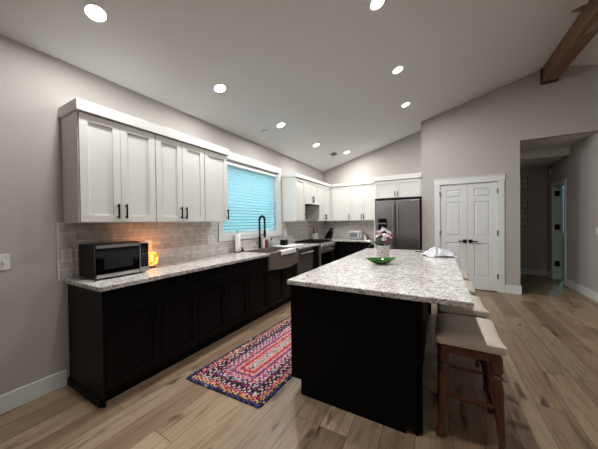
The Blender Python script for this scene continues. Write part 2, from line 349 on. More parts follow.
# pantry double door
pd = thing('door_1', None, None, ((DX0+DX1)/2, YP, 0), kind='structure')
m = MB(); t = .09
m.box(DX0-t, DX0+.01, YP-.018, YP-.001, 0, DZ).box(DX1-.01, DX1+t, YP-.018, YP-.001, 0, DZ).box(DX0-t-.008, DX1+t+.008, YP-.022, YP-.001, DZ-.01, DZ+.095).box(DX0-t-.018, DX1+t+.018, YP-.03, YP-.001, DZ+.095, DZ+.112)
m.build('door_casing', trimm, pd, bevel=.003)
m = MB(); m.box(DX0+.001, DX0+.012, YP, YP+.068, 0, DZ-.001).box(DX1-.012, DX1-.001, YP, YP+.068, 0, DZ-.001).box(DX0+.012, DX1-.012, YP, YP+.068, DZ-.013, DZ-.001)
m.build('door_jamb', trimm, pd)
def leaf(x0, x1, inner):
    lf = MB(); fr = Fr((x0, YP+.01, .015), (1, 0, 0), (0, -1, 0)); W = x1-x0; H = DZ-.015-.018; s = .105
    zs = [(.24, .90), (1.035, 1.715), (1.80, 1.965)]
    rows = [0]+[q for z in zs for q in z]+[H]
    fr.box(lf, 0, s, 0, H, -.035, 0); fr.box(lf, W-s, W, 0, H, -.035, 0)
    for i in range(0, len(rows), 2): fr.box(lf, s, W-s, rows[i], rows[i+1], -.035, 0)
    for z0, z1 in zs:
        fr.box(lf, s, W-s, z0, z1, -.03, -.013)
        g0, g1 = .016, .04       # raised field with sloping edges
        P = [fr.p(s+g, z0+g, n_) if k_ == 0 else fr.p(W-s-g, z0+g, n_) if k_ == 1 else fr.p(W-s-g, z1-g, n_) if k_ == 2 else fr.p(s+g, z1-g, n_) for g, n_ in ((g0, -.013), (g1, -.003)) for k_ in range(4)]
        lf.add(P, [(4, 5, 6, 7)]+[(i, (i+1) % 4, (i+1) % 4+4, i+4) for i in range(4)])
    o = lf.build('door_leaf', trimm, pd, bevel=.002)
    hx = x1-.045 if inner > 0 else x0+.045; sg = -inner
    hd = MB(); hd.box(hx-.032, hx+.032, YP-.006, YP+.0095, .92, .985)
    hd.tube([(hx, YP-.006, .952), (hx, YP-.05, .952)], .011, 10)
    hd.box(min(hx, hx+sg*.115)-.008*(sg > 0), max(hx, hx+sg*.115)+.008*(sg < 0), YP-.058, YP-.042, .942, .963)
    hd.build('door_handle', blk, o, bevel=.002)
    ex = x0-.004 if inner > 0 else x1+.004
    for z in (.25, 1.07, 1.86): MB().box(ex-.014, ex+.014, YP-.0215, YP-.009, z, z+.095).build('hinge', hinge, o, bevel=.003)
mid = (DX0+DX1)/2
leaf(DX0+.014, mid-.0015, 1); leaf(mid+.0015, DX1-.014, -1)

# hall door opening
hd = thing('door_2', None, None, (HX1, 7.45, 0), kind='structure')
m = MB(); x0 = HX1-.02
m.box(x0, HX1-.001, HD0-.085, HD0, 0, HDZ+.085).box(x0, HX1-.001, HD1, HD1+.085, 0, HDZ+.085).box(x0, HX1-.001, HD0, HD1, HDZ, HDZ+.085)
m.build('door_casing', trimm, hd, bevel=.003)
m = MB(); m.box(HX1, HX1+.12, HD1-.015, HD1-.001, 0, HDZ-.001).box(HX1, HX1+.12, HD0+.001, HD0+.015, 0, HDZ-.001).box(HX1, HX1+.12, HD0+.015, HD1-.015, HDZ-.015, HDZ-.001)
m.build('door_jamb', trimm, hd)
for z in (.3, 1.13, 1.88): MB().box(HX1+.01, HX1+.085, HD1-.055, HD1-.016, z, z+.12).build('hinge', blk, hd, bevel=.003)
MB().box(HX1+.127, HX1+.162, HD1+.02, HD1+.6, .012, HDZ-.02).build('door_leaf', trimm, hd, bevel=.003)

# baseboards
BH = .135
struct(MB().box(.001, .016, YB, .861, 0, BH).build('baseboard_left', trimm, bevel=.003))
m = MB(); m.box(DX1+t+.002, HX0+.015, YP-.016, YP-.001, 0, BH+.02).box(HX0+.001, HX0+.016, YP-.001, 6.4, 0, BH+.02)
struct(m.build('baseboard_pantry', trimm, bevel=.003))
struct(MB().box(HX1-.016, HX1-.001, YP-.016, HD0-.087, 0, BH+.01).box(HX1-.016, HX1-.001, HD1+.087, HE-.02, 0, BH+.01).build('baseboard_hall_right', trimm, bevel=.003))
struct(MB().box(HX0+.002, HX1-.017, HE-.016, HE-.001, 0, BH+.01).build('baseboard_hall_end', trimm, bevel=.003))

# backsplash
m = MB(); T = .009
m.box(.001, T, .829, WY0-.101, .916, 1.387).box(.001, T, WY0-.101, WY1+.101, .916, WZ0-.091).box(.001, T, WY1+.101, 4.67, .916, 1.387).box(.001, T, 4.67, 5.42, .916, 1.744).box(.001, T, 5.42, D-.011, .916, 1.387)
struct(m.build('wall_backsplash_left', tileY))
struct(MB().box(.012, 1.497, D-T, D-.001, .916, 1.387).build('wall_backsplash_back', tileX))
struct(MB().box(.001, .013, .815, .8285, .90, 1.395).build('trim_1', trimm))

# ------------------------------------------------------------------ ridge beam and ceiling fan
bm_ = thing('ceiling_beam', 'dark stained wooden ridge beam under the peak of the vaulted ceiling', 'beam', (RX, YP-.05, 3.74))
MB().prism([(4.385, 3.735), (4.575, 3.735), (4.575, zc(4.575)-.004), (RX, ZR-.004), (4.385, zc(4.385)-.004)], 'y', YB+.003, YP-.075).build('timber', beamw, bm_)
MB().prism([(4.372, 3.718), (4.588, 3.718), (4.588, zc(4.588)-.004), (RX, ZR-.004), (4.372, zc(4.372)-.004)], 'y', YP-.074, YP-.002).build('end_collar', collarw, bm_)  # darker, slightly larger collar at the wall end of the beam
fx, fy, fz = 4.49, 3.46, 3.4
fan = thing('ceiling_fan', 'ceiling fan with weathered wood blades hanging below the ridge beam', 'ceiling fan', (fx, fy, fz))
MB().lathe([(.06, .0), (.06, .04), (.02, .07), (.02, .07)], (fx, fy, 3.664)).build('canopy', blk, fan, smooth=True)
MB().tube([(fx, fy, fz+.1), (fx, fy, 3.70)], .012).build('downrod', blk, fan)
MB().lathe([(.02, -.09), (.07, -.085), (.1, -.05), (.11, 0), (.1, .06), (.05, .1), (.015, .11)], (fx, fy, fz)).build('motor_housing', blk, fan, smooth=True)
for k in range(6):
    a = R(180+1+60*k); m = MB(); cs = []
    d1 = Vector((math.cos(a), math.sin(a), 0)); d2 = Vector((-math.sin(a), math.cos(a), 0)); ptch = R(20)
    d2 = d2*math.cos(ptch)+Vector((0, 0, 1))*math.sin(ptch); nn = d1.cross(d2)
    out_ = [(.09, -.03), (.2, -.05), (.36, -.045), (.48, -.025), (.545, -.006), (.545, .006), (.48, .025), (.36, .045), (.2, .05), (.09, .03)]
    P = [Vector((fx, fy, fz))+d1*u+d2*v+nn*h for h in (-.005, .005) for u, v in out_]; q = len(out_)
    m.add(P, [tuple(range(q))[::-1], tuple(range(q, 2*q))]+[(i, (i+1) % q, (i+1) % q+q, i+q) for i in range(q)])
    m.build('blade', bladew, fan)

# ------------------------------------------------------------------ ceiling fixtures
slope = math.atan(S); upn = Vector((-math.sin(slope), 0, math.cos(slope)))
def downlight(x, y, label, lit=True, flat=None):
    z = zc(x) if flat is None else flat
    nrm = upn if flat is None else Vector((0, 0, 1))
    if flat is None and x > RX: nrm = Vector((-upn.x, 0, upn.z))
    c = Vector((x, y, z)); t = thing('recessed_light', label, 'ceiling light', c, 'recessed ceiling lights')
    MB().lathe([(.063, -.006), (.08, -.004), (.085, -.001), (.063, -.001)], c, 28, nrm, cap=False).build('trim_ring', whp, t, smooth=True)
    o = MB().lathe([(.001, -.004), (.062, -.004), (.062, -.0015), (.001, -.0015)], c, 28, nrm).build('lens', lamp_lens if lit else whp, t)
    if lit:
        li = bpy.data.lights.new('recessed_lamp', 'AREA'); li.shape = 'DISK'; li.size = .122; li.energy = LAMP_W; li.color = LAMP_C; li.spread = R(178)
        lo = bpy.data.objects.new('lamp', li); COL.objects.link(lo); lo.parent = t
        lo.location = nrm*-.008; lo.rotation_euler = nrm.to_track_quat('Z', 'Y').to_euler()
for x, y, s in [(.59, .89, 'recessed ceiling light nearest the left wall corner, above the microwave cabinets'),
                (.59, 2.09, 'second recessed light of the left row, above the white wall cabinets'),
                (.59, 3.37, 'recessed ceiling light above the sink window, beside the smoke detector'),
                (.62, 4.64, 'recessed ceiling light above the range, left of the air vent'),
                (.90, 5.76, 'recessed ceiling light farthest back, right of the air vent'),
                (2.31, 4.75, 'farthest recessed light of the row over the island'),
                (2.33, 3.62, 'middle recessed light of the row over the island'),
                (2.31, 2.41, 'recessed light over the island cut by the top edge of the photo'),
                (2.31, 1.2, 'added unseen recessed light continuing the row over the near end of the island'),  # out of view, added to continue the island row and give more light
                (6.65, -.8, 'added unseen fill light on the far slope of the vault nearer the hallway'),  # unseen lamp, added to brighten the right side of the room
                (6.65, -2.4, 'added unseen fill light on the far slope of the vault nearer the front wall')]:  # another out-of-view lamp, put in as fill for the right side
    downlight(x, y, s)
downlight(4.62, 6.42, 'unlit recessed light in the hallway ceiling', False, HZ)
def on_ceiling(x, y): return Vector((x, y, zc(x)))
t = tag(MB().lathe([(.06, -.001), (.06, -.008), (.05, -.013), (.001, -.014)], on_ceiling(.33, 3.3), 24, upn, cap=False).build('smoke_detector', whp, smooth=True), 'small white round detector on the ceiling above the sink window', 'smoke detector')
c = on_ceiling(.66, 5.5); av = thing('air_vent', 'rectangular ceiling air vent with dark slots between two recessed lights', 'vent', c)
fx_ = Vector((math.cos(slope), 0, math.sin(slope)))
def cbox(mb, u0, u1, v0, v1, h0, h1):
    P = [c+fx_*u+Vector((0, 1, 0))*v+upn*h for h in (h0, h1) for v in (v0, v1) for u in (u0, u1)]
    mb.add(P, [(0, 2, 3, 1), (4, 5, 7, 6), (0, 1, 5, 4), (2, 6, 7, 3), (0, 4, 6, 2), (1, 3, 7, 5)])
m = MB(); cbox(m, -.07, -.055, -.12, .12, -.012, -.001); cbox(m, .055, .07, -.12, .12, -.012, -.001); cbox(m, -.055, .055, -.12, -.105, -.012, -.001); cbox(m, -.055, .055, .105, .12, -.012, -.001)
m.build('frame', whp, av)
m = MB(); cbox(m, -.055, .055, -.105, .105, -.004, -.001); m.build('backing', sky_y, av)
m = MB()
for i in range(5): cbox(m, -.046+.02*i, -.039+.02*i, -.105, .105, -.01, -.004)
m.build('slat', hinge, av)

# ------------------------------------------------------------------ cabinets
def shaker(fr, u0, u1, z0, z1, m, parent, pull=None, name='door', s=.058, t=.02, pl=.13, horizontal=False):
    mb = MB()
    fr.box(mb, u0, u0+s, z0, z1, 0, t); fr.box(mb, u1-s, u1, z0, z1, 0, t)
    sz = min(s, (z1-z0)*.3)
    fr.box(mb, u0+s, u1-s, z0, z0+sz, 0, t); fr.box(mb, u0+s, u1-s, z1-sz, z1, 0, t)
    fr.box(mb, u0+s, u1-s, z0+sz, z1-sz, 0, t-.012)
    o = mb.build(name, m, parent, bevel=.0012, seg=1)
    if pull:
        u, z = pull; p = MB()
        if horizontal: a, b_, f1, f2 = fr.p(u-pl/2, z, t+.03), fr.p(u+pl/2, z, t+.03), (u-pl*.36, z), (u+pl*.36, z)
        else: a, b_, f1, f2 = fr.p(u, z-pl/2, t+.03), fr.p(u, z+pl/2, t+.03), (u, z-pl*.36), (u, z+pl*.36)
        p.tube([a, b_], .0078, 8)
        for q in (f1, f2): p.tube([fr.p(q[0], q[1], t), fr.p(q[0], q[1], t+.03)], .0065, 8)
        p.build('pull', blk, o)
    return o
FL = Fr((.308, 0, 0), (0, 1, 0), (1, 0, 0))       # left wall uppers: u = y
UZ0, UZ1 = 1.388, 2.275
def upper(label, y0, y1, splits, pulls, z0=UZ0, group='white wall cabinets', pz=None):
    t = thing('wall_cabinet', label, 'cabinet', (.16, (y0+y1)/2, z0), group)
    MB().box(.002, .3075, y0, y1, z0, UZ1).build('body', cabw, t, bevel=.001)
    for (a, b_), pu in zip(splits, pulls): shaker(FL, a, b_, z0+.006, UZ1-.008, cabw, t, (pu, (pz or z0+.10)))
    return t
upper('white two-door wall cabinet at the left end, above the microwave', .862, 1.472, [(.868, 1.157), (1.160, 1.469)], [1.127, 1.19])
upper('white two-door wall cabinet between the end cabinet and the narrow single-door one', 1.474, 2.07, [(1.477, 1.770), (1.773, 2.067)], [1.742, 1.801])
upper('narrow single-door white wall cabinet at the left side of the window', 2.072, 2.452, [(2.076, 2.448)], [2.425])
upper('narrow single-door white wall cabinet at the right side of the window', 4.285, 4.675, [(4.29, 4.671)], [4.635])
upper('short white two-door wall cabinet over the range hood', 4.677, 5.40, [(4.681, 5.036), (5.04, 5.397)], [5.01, 5.066], 1.79, pz=1.87)
upper('white two-door wall cabinet between range hood and room corner', 5.402, D-.34, [(5.406, 5.745), (5.748, D-.345)], [5.72, 5.774])
FB = Fr((0, D-.308, 0), (1, 0, 0), (0, -1, 0))
def upper_back(label, x0, x1, splits, pulls):
    t = thing('wall_cabinet', label, 'cabinet', ((x0+x1)/2, D-.16, UZ0), 'white wall cabinets')
    MB().box(x0, x1, D-.3075, D-.002, UZ0, UZ1).build('body', cabw, t, bevel=.001)
    for (a, b_), pu in zip(splits, pulls): shaker(FB, a, b_, UZ0+.006, UZ1-.008, cabw, t, (pu, UZ0+.10))
upper_back('white wall cabinet in the room corner with one wide door', .002, .862, [(.375, .858)], [.826])
upper_back('white two-door wall cabinet on the back wall above the toaster oven', .864, 1.488, [(.868, 1.174), (1.177, 1.484)], [1.146, 1.205])
# fridge surround
YF = 5.905
t = thing('fridge_cabinet', 'white two-door cabinet over the refrigerator with tall side panel', 'cabinet', (1.99, 6.2, 0))
MB().box(1.50, XP-.003, YF+.02, D-.002, 1.885, UZ1+.01).build('body', cabw, t, bevel=.001)
MB().box(1.515, 1.545, YF-.12, D-.002, 0, 1.884).build('side_panel', cabw, t, bevel=.002)
FF = Fr((0, YF+.02, 0), (1, 0, 0), (0, -1, 0))
shaker(FF, 1.505, 1.985, 1.892, UZ1, cabw, t, (1.957, 1.975), pl=.11)
shaker(FF, 1.988, XP-.03, 1.892, UZ1, cabw, t, (2.018, 1.975), pl=.11)
# crowns
m = MB(); m.box(.002, .352, .846, 2.458, UZ1+.001, 2.363)
tag(m.build('crown_moulding', cabw, bevel=.003), 'flat white crown board along the top of the near wall cabinets', 'moulding')
m = MB(); CZ = 2.345
m.prism([(.002, 4.268), (.348, 4.268), (.348, D-.348), (1.497, D-.348), (1.497, D-.002), (.002, D-.002)], 'z', UZ1+.001, CZ)
tag(m.build('crown_moulding', cabw, bevel=.003), 'white crown board around the corner wall cabinets by the range', 'moulding')
m = MB(); m.box(1.49, XP-.003, YF-.025, D-.38, UZ1+.012, 2.395)
tag(m.build('crown_moulding', cabw, bevel=.003), 'white crown board on the cabinet over the refrigerator', 'moulding')
# range hood
t = thing('range_hood', 'slim white under-cabinet range hood above the range', 'range hood', (.2, 5.04, 1.75))
MB().prism([(.003, 1.752), (.36, 1.752), (.37, 1.765), (.37, 1.788), (.003, 1.788)], 'y', 4.69, 5.39).build('shell', whp, t, bevel=.003)
MB().box(.06, .33, 4.75, 5.33, 1.747, 1.7515).build('filter', sky_y, t)

# base cabinets on the left wall
BF = Fr((.59, 0, 0), (0, 1, 0), (1, 0, 0))
def base(label, y0, y1, doors, pulls, drawers, dz=.872, zt=.708, body_top=.8785):
    t = thing('base_cabinet', label, 'cabinet', (.3, (y0+y1)/2, 0), 'black base cabinets')
    m = MB(); m.box(.002, .5895, y0, y1, .1, body_top).box(.002, .545, y0, y1, 0, .1); m.build('body', cabb, t)
    for (a, b_), pu in zip(doors, pulls): shaker(BF, a, b_, .115, zt, cabb, t, (pu, zt-.11))
    for a, b_ in drawers: shaker(BF, a, b_, zt+.006, dz, cabb, t, name='drawer', s=.05)
    return t
t = base('black two-door base cabinet with drawer at the near end, under the microwave', .897, 1.725, [(.90, 1.318), (1.322, 1.722)], [1.286, 1.354], [(.90, 1.722)])
m = MB(); m.box(.004, .612, .88, .896, 0, .8785); m.build('end_panel', cabb, t, bevel=.001)
m = MB(); m.box(.004, .582, .864, .8795, 0, .05).prism([(.8795, .05), (.87, .05), (.8795, .062)], 'x', .004, .582); m.build('base_moulding', cabb, t)
base('black two-door base cabinet with drawer, second from the near end', 1.727, 2.51, [(1.73, 2.115), (2.119, 2.507)], [2.083, 2.151], [(1.73, 2.507)])
base('narrow one-door black base cabinet left of the farmhouse sink', 2.512, 2.945, [(2.515, 2.942)], [2.905], [(2.515, 2.942)])
base('black two-door base cabinet below the farmhouse sink', 2.947, 3.80, [(2.95, 3.372), (3.376, 3.797)], [3.34, 3.408], [], zt=.62, body_top=.635)
base('narrow black cabinet between dishwasher and range', 4.432, 4.712, [(4.436, 4.708)], [4.47], [(4.436, 4.708)])
# dishwasher
t = thing('dishwasher', 'dark stainless dishwasher with bar handle right of the sink', 'dishwasher', (.3, 4.1, 0))
MB().box(.01, .585, 3.815, 4.42, .1, .8785).box(.01, .53, 3.815, 4.42, 0, .1).build('body', blkp, t)
MB().box(.586, .622, 3.808, 4.425, .11, .872).build('door', dwm, t, bevel=.006)
m = MB(); m.tube([(.665, 3.87, .80), (.665, 4.36, .80)], .011, 10)
for y in (3.9, 4.33): m.tube([(.622, y, .80), (.665, y, .80)], .008, 8)
m.build('handle', steelv, t, smooth=True)
# countertops
def slab(name, label, polys, z0=.88, z1=.915):
    m = MB()
    for p in polys: m.prism(p, 'z', z0, z1)
    return tag(m.build(name, gran, bevel=.004), label, 'countertop')
SX0, SX1, SY0, SY1 = .13, .66, 2.955, 3.79
def rc(x0, x1, y0, y1): return [(x0, y0), (x1, y0), (x1, y1), (x0, y1)]
slab('countertop', 'speckled granite countertop along the left wall, notched for the sink',
     [[(.011, .855), (.645, .855), (.645, SY0-.012), (.10, SY0-.012), (.10, SY1+.012), (.645, SY1+.012), (.645, 4.712), (.011, 4.712)]])
slab('countertop', 'speckled granite countertop in the back corner between range and refrigerator', [[(.011, 5.478), (.645, 5.478), (.645, D-.645), (1.496, D-.645), (1.496, D-.011), (.011, D-.011)]])
# farmhouse sink
sk = thing('farmhouse_sink', 'stainless farmhouse sink with bowed apron front below the window', 'sink', (.4, 3.37, .64))
def apron(u, v):
    y = SY0-.008+(SY1-SY0+.016)*u; bow = .045*math.sin(PI*u)
    zb = .665+.0*u-.018*math.sin(PI*u)
    return (.645+bow, y, zb+(.918-zb)*v)
m = MB(); n_ = 16
ys = [SY0-.009+(SY1-SY0+.018)*i/n_ for i in range(n_+1)]
vs = []
for i, y in enumerate(ys):
    s_ = math.sin(PI*i/n_); xo = .64+.04*s_; zb = .672-.03*s_
    vs += [(xo, y, zb), (xo, y, .922), (.612, y, .922), (.612, y, zb)]
fs = [(i*4+j, i*4+(j+1) % 4, (i+1)*4+(j+1) % 4, (i+1)*4+j) for i in range(n_) for j in range(4)]+[(0, 1, 2, 3), (n_*4+3, n_*4+2, n_*4+1, n_*4)]
m.add(vs, fs); m.build('apron', apr, sk, bevel=.005, smooth=True)
m = MB(); a = .105
m.box(a, .611, SY0-.009, SY0+.006, .66, .92).box(a, .611, SY1-.006, SY1+.009, .66, .92).box(a, a+.015, SY0+.006, SY1-.006, .66, .92).box(a+.015, .611, SY0+.006, SY1-.006, .648, .664)
m.build('basin', apr, sk, bevel=.003)
MB().lathe([(.001, 0), (.04, 0), (.045, .004), (.001, .004)], (.34, 3.37, .6645), 20).build('drain', steelv, sk)
# faucet
fy_ = 3.46; fx0 = .06
fc = thing('kitchen_faucet', 'tall black spring-neck kitchen faucet behind the sink', 'faucet', (fx0, fy_, .916))
MB().lathe([(.03, 0), (.03, .012), (.022, .02), (.022, .2), (.019, .21)], (fx0, fy_, .916), 20).build('post', blk, fc, smooth=True)
pth = [(fx0, fy_, 1.12+.03*i) for i in range(11)]
for i in range(1, 13): a = PI*i/12; pth.append((fx0+.055-.055*math.cos(a), fy_, 1.42+.058*math.sin(a)))
pth += [(fx0+.11, fy_, 1.42-.03*i) for i in range(1, 6)]
MB().tube(pth, .012, 10).build('hose', blk, fc, smooth=True)
m = MB(); hel = []   # the spring
tot = len(pth)-1; N_ = 46*8
for i in range(N_+1):
    f_ = i/N_*tot; k = min(int(f_), tot-1); p = Vector(pth[k]).lerp(Vector(pth[k+1]), f_-k); tg = (Vector(pth[k+1])-Vector(pth[k])).normalized()
    nx = Vector((0, 1, 0)); ny = tg.cross(nx); a = 2*PI*i/8; hel.append(p+nx*math.cos(a)*.019+ny*math.sin(a)*.019)
m.tube(hel, .004, 5).build('spring', blk, fc, smooth=True)
MB().lathe([(.014, 0), (.019, .01), (.021, .09), (.016, .14), (.013, .16)], (fx0+.11, fy_, 1.11), 16).build('spray_head', blk, fc, smooth=True)
m = MB(); m.tube([(fx0, fy_, 1.155), (fx0+.11, fy_, 1.155)], .008, 8).lathe([(.025, -.012), (.025, .012)], (fx0+.11, fy_, 1.155), 16); m.build('holder_arm', blk, fc, smooth=True)
m = MB(); m.tube([(fx0, fy_-.02, .99), (fx0, fy_-.05, .995), (fx0+.02, fy_-.11, 1.02)], .007, 8); m.build('lever', blk, fc, smooth=True)
# range
RY0, RY1 = 4.718, 5.472
rg = thing('gas_range', 'stainless gas range with black grates and front knobs in the corner run', 'range', (.33, 5.09, 0))
MB().box(.012, .60, RY0, RY1, .09, .905).box(.03, .56, RY0+.02, RY1-.02, 0, .09).build('body', dwm, rg, bevel=.003)
MB().box(.012, .645, RY0-.004, RY1+.004, .9055, .925).build('cooktop', blkp, rg, bevel=.004)
m = MB()
for y in [RY0+.03+.0868*i for i in range(9)]: m.box(.04, .60, y-.006, y+.006, .935, .95)
for x in (.045, .18, .32, .46, .595): m.box(x-.006, x+.006, RY0+.025, RY1-.025, .93, .945)
for x in (.05, .32, .59):
    for y in (RY0+.03, 5.095, RY1-.03): m.box(x-.006, x+.006, y-.006, y+.006, .9255, .94)
m.build('grate', blk, rg)
for x, y in ((.18, 4.92), (.47, 4.92), (.18, 5.27), (.47, 5.27), (.32, 5.095)): MB().lathe([(.04, 0), (.042, .006), (.03, .01), (.001, .011)], (x, y, .9256), 18).build('burner', blk, rg)
MB().prism([(.601, .80), (.66, .80), (.69, .835), (.66, .915), (.601, .915)], 'y', RY0, RY1).build('control_panel', steel, rg, bevel=.004)
kn_ = Vector((.935, 0, .35)).normalized()
for i in range(5):
    y = RY0+.09+i*.1435; MB().lathe([(.024, 0), (.024, .006), (.019, .01), (.017, .032), (.001, .033)], Vector((.676, y, .874)), 16, kn_).build('knob', steelv, rg, smooth=True)
od = MB().box(.601, .645, RY0+.004, RY1-.004, .27, .79).build('oven_door', steel, rg, bevel=.006)
MB().box(.6455, .649, RY0+.05, RY1-.05, .31, .70).build('oven_window', gls, od)
m = MB(); m.tube([(.70, RY0+.04, .755), (.70, RY1-.04, .755)], .013, 12)
for y in (RY0+.08, RY1-.08): m.tube([(.645, y, .755), (.70, y, .755)], .009, 8)
m.build('handle', steelv, od, smooth=True)
MB().box(.601, .64, RY0+.004, RY1-.004, .095, .262).build('drawer', steel, rg, bevel=.005)
# back wall base cabinets
FBB = Fr((0, D-.59, 0), (1, 0, 0), (0, -1, 0))
t = thing('base_cabinet', 'black base cabinet under the toaster oven left of the refrigerator', 'cabinet', (1.07, D-.3, 0), 'black base cabinets')
m = MB(); m.box(.66, 1.495, D-.5895, D-.002, .1, .8785).box(.66, 1.495, D-.545, D-.002, 0, .1); m.build('body', cabb, t)
for a, b_ in ((.70, 1.095), (1.098, 1.492)):
    shaker(FBB, a, b_, .714, .872, cabb, t, name='drawer', s=.05); shaker(FBB, a, b_, .115, .708, cabb, t, ((1.066 if a < 1 else 1.127), .6))
t = thing('base_cabinet', 'blind black corner cabinet right of the range', 'cabinet', (.3, 5.95, 0), 'black base cabinets')
m = MB(); m.box(.002, .6, 5.48, D-.592, .1, .8785).box(.002, .6, D-.592, D-.002, .1, .8785).box(.002, .655, D-.5895, D-.002, .1, .8785).box(.002, .545, 5.48, D-.002, 0, .1); m.build('body', cabb, t)
# refrigerator
fr_ = thing('refrigerator', 'dark stainless side-by-side refrigerator with two long handles and dispenser', 'refrigerator', (2.0, 6.05, 0))
X0, X1, XM, YD = 1.565, 2.462, 1.98, 5.775
MB().box(X0+.005, X1-.005, YD+.065, D-.03, .03, 1.835).box(X0+.03, X1-.03, YD+.09, D-.05, 0, .03).box(X0+.02, X1-.02, YD+.02, YD+.12, 1.8355, 1.85).build('body', blkp, fr_, bevel=.004)
dl = MB().box(X0, XM-.004, YD, YD+.06, .06, 1.83).build('freezer_door', dsteel, fr_, bevel=.012, seg=3)
dr = MB().box(XM+.004, X1, YD, YD+.06, .06, 1.83).build('fridge_door', dsteel, fr_, bevel=.012, seg=3)
for o, x in ((dl, XM-.04), (dr, XM+.045)):
    m = MB(); m.tube([(x, YD-.003, 1.70), (x, YD-.05, 1.68), (x, YD-.055, 1.6), (x, YD-.055, .85), (x, YD-.05, .77), (x, YD-.003, .75)], .014, 10); m.build('handle', steelv, o, smooth=True)
dp = MB(); dp.box(1.615, 1.805, YD-.004, YD-.0005, 1.0, 1.42); dp = dp.build('dispenser', gls, dl, bevel=.002)
MB().box(1.62, 1.78, YD-.012, YD-.0045, 1.30, 1.33).box(1.68, 1.73, YD-.02, YD-.0045, 1.16, 1.25).build('paddle', hinge, dp)
MB().box(2.30, 2.42, YD-.0015, YD-.0003, 1.762, 1.772).build('badge', steelv, dr)

# ------------------------------------------------------------------ island
IX0, IX1, IY0, IY1 = 1.742, 2.967, 1.664, 4.22
bx0, bx1, by0, by1 = 1.765, 2.60, 1.71, 4.17
t = thing('kitchen_island', 'black kitchen island with plain end panel under the granite slab', 'island', (2.2, 2.88, 0))
m = MB(); m.box(bx0, 2.655, by0+.02, by1, .11, .8785).box(1.836, 2.61, by0+.02, by1-.02, 0, .1099); m.build('body', islb, t)
MB().prism([(1.836, 0), (2.608, 0), (2.608, .1), (2.665, .1), (2.665, .8785), (1.748, .8785), (1.748, .118), (1.836, .118)], 'y', by0, by0+.0195).build('end_panel', islb, t, bevel=.002)
m = MB()
for i in range(3): m.box(2.6655+.013*i, 2.6755+.013*i, by0+.012+.012*i, by0+.09, .0, .8785)
m.build('corner_post', islb, t, bevel=.002)
MB().box(2.656, 2.664, by0+.1, by1, .0, .8785).build('seating_side_panel', islb, t)
MB().box(2.61, 2.70, by1-.09, by1, .0, .8785).build('corner_post', islb, t, bevel=.002)
FI = Fr((bx0-.0005, 0, 0), (0, 1, 0), (-1, 0, 0))
ed = [by0+.025, by0+.60, by0+1.18, by0+1.76, by1-.005]
for i in range(4):
    a, b_ = ed[i]+.002, ed[i+1]-.002
    shaker(FI, a, b_, .714, .872, islb, t, ((a+b_)/2, .79), 'drawer', .05, .018, horizontal=True)
    shaker(FI, a, b_, .118, .708, islb, t, (b_-.035 if i % 2 == 0 else a+.035, .6), t=.018)
ot = MB().box(2.297, 2.37, by0-.007, by0-.0005, .583, .70).build('outlet_plate', islb, t, bevel=.002)
for z in (.615, .668): MB().lathe([(.001, 0), (.017, 0), (.017, .003), (.001, .003)], (2.3335, by0-.0075, z), 16, (0, -1, 0)).build('socket', islb, ot)
slab('countertop', 'large speckled granite slab on top of the island', [rc(IX0, IX1, IY0, IY1)])

